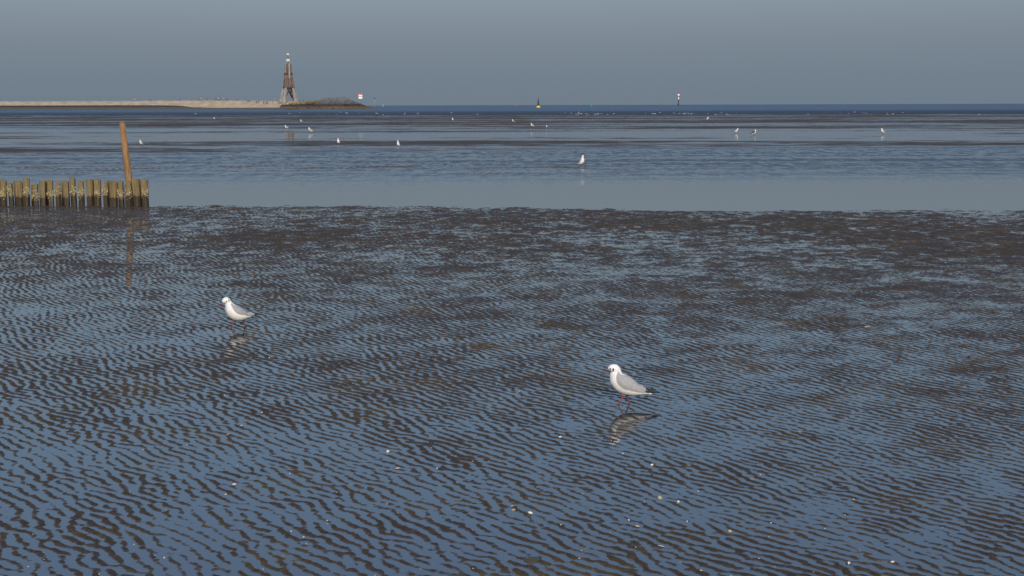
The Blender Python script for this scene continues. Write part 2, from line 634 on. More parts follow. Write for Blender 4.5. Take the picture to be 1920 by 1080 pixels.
def zoned_material(name, stops, scale):
    """shore stone coloured by the tide's zones: weed below, black lichen band, bare above; on the bank the black is painted shadow"""
    m, nt, p = new_mat(name)
    geo = nt.nodes.new('ShaderNodeNewGeometry').outputs['Position']
    sep = nt.nodes.new('ShaderNodeSeparateXYZ')
    nt.links.new(geo, sep.inputs[0])
    n = noise_node(nt, geo, scale, 5, 0.7)
    ad = nt.nodes.new('ShaderNodeMath'); ad.operation = 'MULTIPLY_ADD'
    nt.links.new(n, ad.inputs[0]); ad.inputs[1].default_value = 1.2
    nt.links.new(sep.outputs['Z'], ad.inputs[2])
    f = maprange(nt, ad.outputs[0], 0.0, 8.0, 0.0, 1.0)
    c = ramp(nt, f, stops)
    n2 = noise_node(nt, geo, scale * 3, 4, 0.7)
    g = ramp(nt, n2, [(0.3, (0.6, 0.6, 0.6)), (0.72, (1.45, 1.42, 1.38))])
    m2 = nt.nodes.new('ShaderNodeMix'); m2.data_type = 'RGBA'; m2.blend_type = 'MULTIPLY'
    m2.inputs[0].default_value = 1.0
    nt.links.new(c, m2.inputs[6]); nt.links.new(g, m2.inputs[7])
    nt.links.new(m2.outputs[2], p.inputs['Base Color'])
    p.inputs['Roughness'].default_value = 0.85
    return m


M['rock'] = zoned_material('shore_rock', [(0.0, (0.105, 0.072, 0.042)), (0.27, (0.10, 0.07, 0.043)), (0.33, (0.028, 0.025, 0.026)), (0.43, (0.032, 0.029, 0.03)), (0.52, (0.095, 0.088, 0.085)), (0.95, (0.16, 0.15, 0.145))], 0.45)
M['bank'] = zoned_material('weedy_bank', [(0.0, (0.105, 0.078, 0.048)), (0.24, (0.085, 0.066, 0.046)), (0.33, (0.022, 0.021, 0.02)), (0.6, (0.03, 0.028, 0.026))], 0.3)  # weedy brown below; the near-black top edge is shadow painted into the colour


# ------------------------------------------------------------------ sand spit with rock mound
SPIT_Y = 893.0
PXM = SPIT_Y / F                                  # metres per photograph pixel out there


def spit_x(u):
    return (u - 960) * PXM


def spit_z(v):
    return CAM_H + (198.3 - v) * PXM


us = np.linspace(-420, 612, 520)
crest_v = np.interp(us, [-420, 240, 300, 420, 480, 540, 575, 600, 612], [188.6, 188.6, 188.2, 188.0, 188.9, 189.6, 190.5, 193, 200])
crest = spit_z(crest_v) + np.array([0.10 * mnoise.noise(Vector((u * 0.11, 2.0, 0))) + 0.07 * mnoise.noise(Vector((u * 0.5, 7.0, 0))) for u in us])
prof_t = np.array([-0.5, 0.0, 0.12, 0.30, 0.52, 0.72, 0.88, 1.0, 1.4, 2.2, 3.5, 4.2])
prof_h = np.array([-0.5, -0.02, 0.10, 0.26, 0.52, 0.74, 0.93, 1.0, 1.02, 0.98, 0.7, -0.1])
UU, TT = np.meshgrid(us, prof_t)
CU, CZ = us.copy(), crest.copy()
PH = np.repeat(prof_h[:, None], len(us), 1)
jit = np.array([[0.03 * mnoise.noise(Vector((u * 0.06, t * 3, 1.3))) for u in us] for t in prof_t])
Zs = (PH + jit * (PH > 0.05)) * crest[None, :]
Xs = (UU - 960) * PXM
Ys = 880.0 + TT * 16.0
sp = link_mesh('sand_spit', grid_mesh('sand_spit', Xs, Ys, Zs), M['sand'], smooth=False)
tag(sp, 'pale sandy spit with walkers along its crest', kind='structure')

# dark weedy bank at the foot of the sand
us = np.linspace(-420, 548, 420)
top_v = np.interp(us, [-420, 240, 330, 355, 375, 420, 500, 548], [196.3, 196.3, 196.8, 197.8, 200.2, 201.6, 201.3, 201.6])
bz = spit_z(top_v) + np.array([0.12 * mnoise.noise(Vector((u * 0.2, 4.0, 0))) for u in us])
bz = np.maximum(bz, 0.5)
bt = np.array([-0.2, 0.0, 0.3, 0.6, 0.85, 1.0, 1.15, 1.5])
bh = np.array([-0.3, 0.0, 0.3, 0.62, 0.9, 1.0, 0.8, -0.3])
UU, TT = np.meshgrid(us, bt)
bk = link_mesh('shore_bank', grid_mesh('shore_bank', (UU - 960) * PXM, 870.0 + TT * 12.0, bh[:, None] * bz[None, :]), M['bank'], smooth=False)
tag(bk, 'dark weedy bank at the foot of the sand spit', kind='structure')

# rock mound at the tip
ou = np.array([538, 560, 580, 593, 602, 616, 622, 628, 637, 651, 657, 664, 674, 685, 696, 708, 722])
ov = np.array([196, 195.8, 195.6, 195.5, 190.0, 184.6, 183.6, 185.6, 183.3, 182.6, 185.0, 188.0, 192.4, 197.3, 201.0, 203.0, 204.6])
us = np.linspace(536, 722, 240)
rz = np.maximum(spit_z(np.interp(us, ou, ov)), 0.05)
rt = np.linspace(-1.25, 1.25, 46)
rprof = np.clip(1 - np.abs(rt) ** 1.35, -0.4, 1)
UU, TT = np.meshgrid(us, rt)
rn = np.array([[mnoise.fractal(Vector((u * 0.16, t * 6.0, 0.4)), 0.9, 2.0, 5) for u in us] for t in rt])
ZZ = rprof[:, None] * rz[None, :] + 0.30 * rn * np.clip(rz, 0, 3)[None, :] / 3
rm = link_mesh('rock_mound', grid_mesh('rock_mound', (UU - 960) * PXM, 888.0 + TT * 15.0, ZZ), M['rock'], smooth=False)
rm.data.polygons.foreach_set('use_smooth', [False] * len(rm.data.polygons))
tag(rm, 'grey rubble mound with dark wet foot at the tip of the spit', kind='structure')
mb = MB()
for i in range(900):
    u = random.uniform(545, 700)
    t = random.uniform(-1.0, 0.25)
    zz = max(spit_z(np.interp(u, ou, ov)), 0.05) * (1 - abs(t) ** 1.35)
    r = random.uniform(0.25, 0.62)
    b = bmesh.new()
    bmesh.ops.create_icosphere(b, subdivisions=1, radius=r)
    sq = Matrix.Rotation(random.uniform(0, 6), 3, 'Z') @ Matrix.Diagonal((random.uniform(.8, 1.5), random.uniform(.7, 1.2), random.uniform(.5, .9)))
    base = Vector((spit_x(u), 888 + t * 15, zz + 0.1 * r))
    vs = [base + sq @ (v.co * random.uniform(0.75, 1.15)) for v in b.verts]
    b.verts.index_update()
    mb.add(vs, [[v.index for v in f.verts] for f in b.faces])
    b.free()
st = mb.build('stones', M['rock'], rm, smooth=False)
tag(st, kind='stuff')

# dune grass between tower and rocks
mb = MB()
for i in range(2600):
    u = random.choice([random.uniform(578, 606), random.uniform(548, 606), random.uniform(590, 603)])
    t = random.uniform(-0.5, 0.3)
    base_v = np.interp(u, [545, 560, 580, 592, 600, 606], [193.6, 193.0, 191.4, 190.6, 190.0, 189.6])
    h = random.uniform(0.4, 1.0)
    b0 = Vector((spit_x(u), 890 + t * 14, spit_z(base_v) - random.uniform(0, 1.5)))
    a = random.uniform(0, math.pi)
    w = 0.12
    tip = b0 + Vector((random.uniform(-.3, .3), random.uniform(-.3, .3), h))
    dx, dy = math.cos(a) * w, math.sin(a) * w
    mb.add([b0 + Vector((dx, dy, 0)), b0 - Vector((dx, dy, 0)), tip], [(0, 1, 2)])
tag(mb.build('dune_grass', M['grass'], smooth=False), 'yellow olive dune grass between the timber tower and the rocks', 'grass', kind='stuff')


# ------------------------------------------------------------------ timber beacon tower
def px8(x, y):
    """point of the tower's silhouette, from an 8x enlargement of the photograph, in metres about its foot"""
    s = PXM / 8.0
    return (x - 438) * s, (800 - y) * s


def tower():
    u0 = 490 + 438 / 8.0
    root = empty('beacon_tower', (spit_x(u0), 897.0, spit_z(190.2)), R(24))
    tag(root, 'tall timber beacon tower with splayed legs and two cream basket balls on its mast', 'tower')
    s = PXM / 8.0
    hb, hp, hs, hn, ht = 0.0, 205 * s, 400 * s, 455 * s, 552 * s
    # half widths of the square plan at these heights (seen at a slant)
    k = 1 / 1.32
    wb, wp, ws, wn, wt = 128 * s * k, 79 * s * k, 52 * s * k, 44 * s * k, 47 * s * k
    cs = [(-1, -1), (1, -1), (1, 1), (-1, 1)]
    for i, (x, y) in enumerate(cs):
        MB().beam((x * wb, y * wb, -1.5), (x * wp * 0.93, y * wp * 0.93, hp), 2.4, 2.2, 1.45, 1.3).build('leg', M['tower_grey'], root, False)
    for i in range(4):                                # raking struts inside every side
        a, b = cs[i], cs[(i + 1) % 4]
        m = ((a[0] + b[0]) / 2 * wp * 0.9, (a[1] + b[1]) / 2 * wp * 0.9, hp - 0.2)
        for c in (a, b):
            MB().beam((c[0] * wb * 0.90, c[1] * wb * 0.90, 0.2), m, 0.55, 0.5).build('strut', M['tower_dark'], root, False)
    # platform ring
    mb = MB()
    for i in range(4):
        a, b = cs[i], cs[(i + 1) % 4]
        o = 1.16
        mb.beam((a[0] * wp * o, a[1] * wp * o, hp + 0.15), (b[0] * wp * o, b[1] * wp * o, hp + 0.15), 0.5, 0.55)
    mb.box((0, 0, hp + 0.1), (wp * 2.1, wp * 2.1, 0.25))
    mb.build('platform', M['tower_dark'], root, False)
    # corner posts through the middle storey
    for (x, y) in cs:
        MB().beam((x * wp * 1.03, y * wp * 1.03, hp + 0.3), (x * ws, y * ws, hs), 0.8, 0.7, 0.65, 0.6).build('corner_post', M['tower_brown'], root, False)

    def wall(z0, z1, w0, w1, n, mats, gap=0.10):
        for i in range(4):
            a, b = Vector((*cs[i], 0)), Vector((*cs[(i + 1) % 4], 0))
            side = empty_part('boarding', root)
            for j in range(n):
                t0, t1 = (j + gap / 2) / n, (j + 1 - gap / 2) / n
                lo0, lo1 = a.lerp(b, t0) * w0, a.lerp(b, t1) * w0
                hi0, hi1 = a.lerp(b, t0) * w1, a.lerp(b, t1) * w1
                out = (a + b).normalized() * 0.14
                zz = random.uniform(-0.12, 0.12)
                z0v, z1v = Vector((0, 0, z0)), Vector((0, 0, z1 + zz))
                vs = [lo0 + z0v, lo1 + z0v, hi1 + z1v, hi0 + z1v]
                vs = vs + [p + out * random.uniform(0.7, 1.4) for p in vs]
                MB().add(vs, [(0, 1, 2, 3), (7, 6, 5, 4), (0, 4, 5, 1), (1, 5, 6, 2), (2, 6, 7, 3), (3, 7, 4, 0)]).build('plank', mats[j % len(mats)], side, False)

    def empty_part(name, parent):
        o = bpy.data.objects.new(name, None)
        o.empty_display_size = 0.1
        col.objects.link(o)
        o.parent = parent
        return o

    br, dk, gr = M['tower_brown'], M['tower_dark'], M['tower_grey']
    wall(hp + 0.4, hs - 0.3, wp * 0.96, ws * 0.94, 8, [br, br, dk, br])
    # shoulders: crossed beams that stick out
    mb = MB()
    for i in (-1, 1):
        mb.beam((-ws * 1.5, i * ws * 0.95, hs), (ws * 1.5, i * ws * 0.95, hs), 0.55)
        mb.beam((i * ws * 0.95, -ws * 1.5, hs + 0.56), (i * ws * 0.95, ws * 1.5, hs + 0.56), 0.55)
        mb.beam((-ws * 1.35, i * ws * 0.9, hs + 0.3), (-wn * 0.9, i * wn * 0.9, hs + 2.2), 0.3)
        mb.beam((ws * 1.35, i * ws * 0.9, hs + 0.3), (wn * 0.9, i * wn * 0.9, hs + 2.2), 0.3)
    mb.build('shoulder_beam', M['tower_dark'], root, False)
    for (x, y) in cs:
        MB().beam((x * ws * 0.9, y * ws * 0.9, hs + 0.3), (x * wn, y * wn, ht - 0.2), 0.6, 0.55, 0.5, 0.5).build('corner_post', M['tower_brown'], root, False)
    wall(hs + 0.5, hn, ws * 0.80, wn * 0.80, 6, [br, dk])
    wall(hn + 0.05, ht, wn * 0.93, wt, 6, [br, br, dk])
    # pale ladder shaft that shows on the seaward face
    for i in range(4):
        a = Matrix.Rotation(i * math.pi / 2, 4, 'Z')
        MB().beam(a @ Vector((0.2, -ws * 1.22, hs - 2.6)), a @ Vector((0.2, -wt * 1.18, ht + 0.3)), 1.0, 0.35).build('ladder_shaft', M['tower_pale'], root, False)
    MB().tube([(0, 0, ht - 3), (0, 0, 692 * s)], [0.28, 0.14], 8).build('mast', M['tower_dark'], root)
    for name, y, rr in (('ball_basket', 603, 0.98), ('ball_basket', 692, 0.66)):
        zc = y * s
        rt = MB()
        n = 12
        for q in range(n):                              # slatted basket: bent staves round a core
            a = 2 * math.pi * q / n
            pts = [(rr * math.cos(t) * math.cos(a), rr * math.cos(t) * math.sin(a), zc + rr * 0.95 * math.sin(t)) for t in np.linspace(-1.35, 1.35, 9)]
            rt.tube(pts, 0.15 * rr + 0.05, 5)
        for t in (-0.75, 0.0, 0.75):
            pts = [(rr * math.cos(t) * math.cos(a), rr * math.cos(t) * math.sin(a), zc + rr * 0.95 * math.sin(t)) for a in np.linspace(0, 2 * math.pi, 17)]
            rt.tube(pts, 0.12, 5, caps=False)
        rt.sphere((0, 0, zc), rr * 0.86, 12, 8)
        rt.build(name, M['cream'], root)
    return root


tower()


# ------------------------------------------------------------------ marks beyond and on the spit
def daymark():
    b = at(676, 193.5, 892.0)
    root = empty('daymark_sign', b)
    tag(root, 'red and white striped daymark board on a pale pole above the rocks', 'sign')
    s = 892.0 / F
    h = (193.5 - 185.2) * s
    MB().tube([(0, 0.2, -1.5), (0, 0.2, h + 3)], 0.16, 8).build('pole', M['steel'], root)
    z = h
    for mat, hh in ((M['white_paint'], 3.7), (M['red_paint'], 1.1), (M['white_paint'], 2.3), (M['red_paint'], 3.1)):
        MB().box((0, 0, z + hh * s / 2), (7.0 * s, 0.12, hh * s - 0.01)).build('board', mat, root, False)
        z += hh * s
    return root


daymark()


def pole_mark():
    Y = 1060.0
    b = at(702.5, 202.8, Y)
    s = Y / F
    root = empty('channel_pole', (b.x, Y, 0))
    tag(root, 'thin pale pole with dark topmark standing in the sea beyond the rocks', 'pole')
    H = CAM_H + (198.2 - 186.0) * s
    MB().tube([(0, 0, -1), (0, 0, H)], [0.24, 0.2], 8).build('shaft', M['steel'], root)
    MB().lathe([(0.1, H), (0.42, H + 0.1), (0.42, H + 0.75), (0.1, H + 1.0)], 10).build('topmark', M['dark_steel'], root)


pole_mark()


def sail_boat():
    Y = 4300.0
    b = at(718, 198, Y)
    s = Y / F
    root = empty('sailing_boat', (b.x, Y, 0), R(65), 0.85)
    tag(root, 'tiny far white sailing boat on the horizon right of the rocks', 'boat')
    mb = MB()
    L, W = 6.5, 1.1
    st = [(-L / 2, W * 0.7, 0.8), (-L / 4, W, 0.75), (0, W * 1.05, 0.8), (L / 4, W * 0.75, 0.9), (L / 2, 0.06, 1.1)]
    vs, fs = [], []
    for x, w, z in st:
        vs += [(x, -w, z), (x, -w * 0.6, -0.2), (x, w * 0.6, -0.2), (x, w, z)]
    for i in range(len(st) - 1):
        for k in range(4):
            k2 = (k + 1) % 4
            fs.append((i * 4 + k, i * 4 + k2, (i + 1) * 4 + k2, (i + 1) * 4 + k))
    fs += [(3, 2, 1, 0), (16, 17, 18, 19)]
    mb.add(vs, fs).build('hull', M['white_paint'], root)
    MB().tube([(0.4, 0, 0.7), (0.4, 0, 7.6)], [0.09, 0.06], 6).build('mast', M['steel'], root)
    for nm, pts in (('mainsail', [(0.25, 1.3), (-2.6, 1.3), (0.25, 7.4)]), ('foresail', [(0.6, 1.2), (3.0, 1.2), (0.6, 6.4)])):
        rows = []
        n = 6
        a, bq, c = [Vector((p[0], 0, p[1])) for p in pts]
        vs, fs = [], []
        for i in range(n + 1):
            for j in range(n + 1):
                q = a.lerp(bq, j / n).lerp(c, i / n)
                q.y = 0.35 * math.sin(math.pi * j / n) * (1 - i / n)
                vs.append(q)
        for i in range(n):
            for j in range(n):
                k = i * (n + 1) + j
                fs.append((k, k + 1, k + n + 2, k + n + 1))
        MB().add(vs, fs).build(nm, M['white_paint'], root)


sail_boat()


def cardinal_buoy():
    Y = 1090.0
    b = at(1009.3, 202.5, Y)
    s = Y / F
    root = empty('channel_buoy', (b.x, Y, 0))
    tag(root, 'black pillar buoy on a round yellow float out at sea', 'buoy')
    w = 3.9 * s
    MB().lathe([(w * 0.62, -0.4), (w * 0.96, 0.15), (w, 0.55), (w * 0.9, 1.15), (w * 0.55, 1.55), (0.3, 1.65)], 24).build('float', M['yellow'], root)
    MB().lathe([(0.62, 1.6), (0.66, 2.2), (0.60, 3.9), (0.50, 4.1)], 16).build('pillar', M['black_paint'], root)
    mb = MB()
    for i in range(4):
        a = i * math.pi / 2 + 0.4
        mb.tube([(0.58 * math.cos(a), 0.58 * math.sin(a), 4.0), (0.42 * math.cos(a), 0.42 * math.sin(a), 5.9)], 0.075, 6)
    for z, r in ((4.9, 0.5), (5.9, 0.43)):
        pts = [(r * math.cos(t), r * math.sin(t), z) for t in np.linspace(0, 2 * math.pi, 13)]
        mb.tube(pts, 0.06, 5, caps=False)
    mb.build('lantern_cage', M['black_paint'], root)
    MB().tube([(0, 0, 4.0), (0, 0, 8.3)], [0.11, 0.05], 8).build('rod', M['black_paint'], root)
    MB().lathe([(0.34, 6.1), (0.04, 6.9)], 12).build('topmark', M['black_paint'], root)
    MB().lathe([(0.28, 7.0), (0.04, 7.7)], 12).build('topmark', M['black_paint'], root)


cardinal_buoy()


def green_buoy():
    Y = 1900.0
    b = at(1108.3, 200.5, Y)
    root = empty('channel_buoy', (b.x, Y, 0))
    tag(root, 'small green conical buoy far out on the sea', 'buoy')
    MB().lathe([(1.3, -0.3), (1.85, 0.25), (1.85, 0.8), (1.1, 1.3)], 20).build('float', M['green_paint'], root)
    MB().lathe([(1.1, 1.3), (0.75, 3.0), (0.42, 4.6), (0.3, 4.8)], 16).build('cone', M['green_paint'], root)
    MB().tube([(0, 0, 4.7), (0, 0, 5.9)], 0.12, 8).build('rod', M['green_paint'], root)
    MB().lathe([(0.55, 5.5), (0.04, 6.6)], 12).build('topmark', M['green_paint'], root)


green_buoy()


def sea_beacon():
    Y = 3000.0
    b = at(1272, 198, Y)
    s = Y / F
    root = empty('sea_beacon', (b.x, Y, 0))
    tag(root, 'slender white beacon with red gallery standing on a dark pile at the horizon', 'beacon')
    z = lambda v: CAM_H + (197.6 - v) * s
    MB().lathe([(1.35, -2), (1.3, z(188.7))], 16).build('pile', M['dark_steel'], root)
    MB().lathe([(1.3, z(188.7)), (1.2, z(183.2))], 16).build('column', M['white_paint'], root)
    MB().lathe([(1.2, z(183.3)), (2.6, z(182.3)), (2.6, z(181.6))], 18).build('gallery', M['red_paint'], root)
    MB().lathe([(2.45, z(181.6)), (2.5, z(179.8)), (1.7, z(178.3)), (0.4, z(177.6))], 18).build('lantern', M['white_paint'], root)
    mb = MB()
    for i in range(3):
        a = i * 2.1 + 0.3
        mb.tube([(0.9 * math.cos(a), 0.9 * math.sin(a), z(177.9)), (0.75 * math.cos(a), 0.75 * math.sin(a), z(171.4))], 0.16, 6)
    for q in range(4):
        v = 177 - q * 1.7
        pts = [(0.85 * math.cos(t), 0.85 * math.sin(t), z(v)) for t in np.linspace(0, 2 * math.pi, 9)]
        mb.tube(pts, 0.13, 5, caps=False)
    mb.build('radar_mast', M['red_paint'], root)
    # far pinkish speck of another mark on the horizon
    Y2 = 4200.0
    b = at(968.8, 198, Y2)
    r2 = empty('channel_buoy', (b.x, Y2, 0))
    tag(r2, 'faint red buoy on the horizon left of the black and yellow one', 'buoy')
    MB().lathe([(1.6, -0.3), (1.9, 0.3), (1.9, 1.2), (1.2, 1.5)], 14).build('float', M['red_paint'], r2)
    MB().lathe([(1.0, 1.5), (0.9, 4.6), (0.5, 4.8)], 12).build('pillar', M['red_paint'], r2)


sea_beacon()


# ------------------------------------------------------------------ walkers on the spit
def person_mesh(stride, arm):
    """one continuous skinned body, feet at z = 0"""
    bm = bmesh.new()
    J = {'pel': (0, 0, .95), 'belly': (0, 0, 1.12), 'chest': (0, 0, 1.36), 'neck': (0, 0, 1.50), 'head': (0.02, 0, 1.60), 'crown': (0.02, 0, 1.70)}
    for s, sg in (('L', 1), ('R', -1)):
        J['hip' + s] = (0, .10 * sg, .90)
        J['knee' + s] = (stride * .6 * sg + .03, .11 * sg, .50)
        J['ank' + s] = (stride * sg - .02, .11 * sg, .08)
        J['toe' + s] = (stride * sg + .16, .12 * sg, .045)
        J['sho' + s] = (0, .19 * sg, 1.42)
        J['elb' + s] = (-arm * sg, .25 * sg, 1.14)
        J['wri' + s] = (-arm * 1.2 * sg + .10, .25 * sg, .90)
        J['hand' + s] = (-arm * 1.2 * sg + .13, .24 * sg, .80)
    rad = {'pel': .15, 'belly': .14, 'chest': .16, 'neck': .06, 'head': .095, 'crown': .08}
    for s in 'LR':
        rad.update({'hip' + s: .11, 'knee' + s: .07, 'ank' + s: .05, 'toe' + s: .045, 'sho' + s: .075, 'elb' + s: .05, 'wri' + s: .036, 'hand' + s: .04})
    names = list(J)
    vs = {n: bm.verts.new(J[n]) for n in names}
    E = [('pel', 'belly'), ('belly', 'chest'), ('chest', 'neck'), ('neck', 'head'), ('head', 'crown')]
    for s in 'LR':
        E += [('pel', 'hip' + s), ('hip' + s, 'knee' + s), ('knee' + s, 'ank' + s), ('ank' + s, 'toe' + s), ('chest', 'sho' + s), ('sho' + s, 'elb' + s), ('elb' + s, 'wri' + s), ('wri' + s, 'hand' + s)]
    for a, b in E:
        bm.edges.new((vs[a], vs[b]))
    me = bpy.data.meshes.new('person')
    bm.to_mesh(me)
    bm.free()
    o = bpy.data.objects.new('tmp', me)
    col.objects.link(o)
    sk = o.modifiers.new('s', 'SKIN')
    for i, n in enumerate(names):
        me.skin_vertices[0].data[i].radius = (rad[n], rad[n] * (0.8 if n in ('chest', 'belly', 'pel') else 1))
    me.skin_vertices[0].data[0].use_root = True
    sub = o.modifiers.new('d', 'SUBSURF'); sub.levels = 1
    dg = bpy.context.evaluated_depsgraph_get()
    out = bpy.data.meshes.new_from_object(o.evaluated_get(dg))
    bpy.data.objects.remove(o)
    out.name = 'person'
    out.polygons.foreach_set('use_smooth', [True] * len(out.polygons))
    return out


def cloth_mat(name, top, legs):
    m, nt, p = new_mat(name)
    tc = nt.nodes.new('ShaderNodeTexCoord').outputs['Object']
    sep = nt.nodes.new('ShaderNodeSeparateXYZ')
    nt.links.new(tc, sep.inputs[0])
    f = maprange(nt, sep.outputs['Z'], 0, 1.8, 0, 1)
    r = nt.nodes.new('ShaderNodeValToRGB')
    r.color_ramp.interpolation = 'CONSTANT'
    e = r.color_ramp.elements
    st = [(0, (0.02, 0.018, 0.016)), (0.06, legs), (0.50, top), (0.83, (0.42, 0.27, 0.20)), (0.915, (0.05, 0.035, 0.02))]
    while len(e) < len(st):
        e.new(0.5)
    for i, (q, c) in enumerate(st):
        e[i].position = q; e[i].color = (*c, 1)
    nt.links.new(f, r.inputs[0])
    nt.links.new(r.outputs[0], p.inputs['Base Color'])
    p.inputs['Roughness'].default_value = 0.85
    return m


PM = {'white': cloth_mat('white_jacket', (0.78, 0.78, 0.76), (0.05, 0.06, 0.09)),
      'dark': cloth_mat('dark_jacket', (0.022, 0.022, 0.03), (0.03, 0.03, 0.04)),
      'blue': cloth_mat('blue_jacket', (0.03, 0.045, 0.12), (0.02, 0.025, 0.05)),
      'red': cloth_mat('red_jacket', (0.22, 0.028, 0.028), (0.03, 0.025, 0.03)),
      'brown': cloth_mat('brown_jacket', (0.11, 0.06, 0.04), (0.06, 0.05, 0.045))}
pmesh = {}
stand, walk = person_mesh(0.03, 0.02), person_mesh(0.26, 0.14)
people = [  # u, v of the feet, clothing, walking, where
    (257, 190, 'white', 1, 'alone at the far left of the crest'),
    (286.5, 190, 'dark', 0, 'second from the left on the crest'),
    (342, 190, 'dark', 1, 'alone left of the middle of the crest'),
    (376.5, 190, 'brown', 0, 'left of a person in white, above the path notch'),
    (381.5, 190, 'white', 1, 'above the path notch on the crest'),
    (392, 190, 'dark', 1, 'just left of the largest group on the crest'),
    (407.5, 190, 'dark', 0, 'at the left end of the largest group'),
    (410.5, 190, 'red', 1, 'within the largest group'),
    (413.5, 189.6, 'white', 0, 'within the largest group'),
    (417, 190, 'blue', 1, 'at the right end of the largest group'),
    (423.5, 189.8, 'white', 0, 'just right of the largest group'),
    (428.5, 190, 'dark', 1, 'following the one in white right of the group'),
    (431.8, 190.2, 'blue', 0, 'two places right of the one in white'),
    (448, 190.2, 'red', 0, 'alone right of the largest group'),
    (470.5, 191.2, 'dark', 1, 'in the pair halfway to the tower'),
    (474, 191.8, 'brown', 0, 'in the pair halfway to the tower'),
    (487, 193.2, 'brown', 1, 'on the slope left of the tower'),
    (491, 193.5, 'red', 0, 'on the slope left of the tower'),
    (501, 194.2, 'dark', 1, 'on the lower slope left of the tower'),
    (505.5, 194.2, 'red', 0, 'on the lower slope left of the tower'),
    (508, 194, 'blue', 1, 'on the lower slope left of the tower'),
    (517, 193.8, 'brown', 0, 'nearest left of the tower on the slope'),
    (519.3, 188.6, 'white', 0, 'on the crest left of the tower'),
    (528.5, 194.2, 'dark', 0, 'in the crowd at the tower foot'),
    (531, 194.6, 'red', 1, 'in the crowd at the tower foot'),
    (532.8, 193.6, 'white', 0, 'in the crowd at the tower foot'),
    (535.5, 194.2, 'red', 0, 'at the right of the crowd at the tower foot'),
    (538, 193.8, 'blue', 1, 'in the crowd at the tower foot'),
    (566, 191.8, 'dark', 0, 'in the pair right of the tower legs'),
    (572.5, 191.6, 'blue', 1, 'in the pair right of the tower legs'),
]
seen = {}
for u, v, c, w, where in people:
    cz = float(np.interp(u, CU, CZ))
    if v < 191:
        p = Vector((spit_x(u), 896.0, cz - 0.02))
    else:                                              # the spot on the slope that shows at this row
        best = min(np.linspace(0.1, 1.0, 60), key=lambda t: abs(198.3 - (np.interp(t, prof_t, prof_h) * cz - CAM_H) * F / (880 + 16 * t) - v))
        p = Vector((spit_x(u), 880 + 16 * best, np.interp(best, prof_t, prof_h) * cz))
    key = (c, w)
    if key not in pmesh:
        me = (walk if w else stand).copy()
        me.materials.clear(); me.materials.append(PM[c])
        pmesh[key] = me
    o = bpy.data.objects.new('person', pmesh[key])
    col.objects.link(o)
    # stand on the ground right there
    o.location = p
    o.rotation_euler = (0, 0, random.choice([0, math.pi]) + random.uniform(-0.5, 0.5))
    o.scale = (1.05,) * 3
    coat = {'white': 'white', 'dark': 'black', 'blue': 'dark blue', 'red': 'red', 'brown': 'brown'}[c]
    tag(o, f"person in {coat} {'walking' if w else 'standing'} {where}", 'person', 'walkers on the sand spit')


# ------------------------------------------------------------------ groyne at the left edge
def pile_mesh(w, h, seed):
    rng = random.Random(seed)
    n, k = 10, 7
    vs, fs = [], []
    for i in range(k):
        z = -0.3 + (h + 0.3) * i / (k - 1)
        for j in range(n):
            a = 2 * math.pi * j / n + 0.2
            # squared timber with worn corners
            q = max(abs(math.cos(a)), abs(math.sin(a)))
            r = w / 2 / q ** 0.75 * (1 + rng.uniform(-0.05, 0.05)) * (1 - 0.06 * max(0, z) / h)
            vs.append((r * math.cos(a), r * math.sin(a) * 0.9, z + (rng.uniform(-0.025, 0.02) if i == k - 1 else 0)))
    for i in range(k - 1):
        for j in range(n):
            j2 = (j + 1) % n
            fs.append((i * n + j, i * n + j2, (i + 1) * n + j2, (i + 1) * n + j))
    vs.append((0, 0, h + 0.012))
    t = len(vs) - 1
    for j in range(n):
        fs.append(((k - 1) * n + j, (k - 1) * n + (j + 1) % n, t))
    me = bpy.data.meshes.new('pile')
    me.from_pydata(vs, [], fs)
    me.materials.append(M['pile'])
    return me


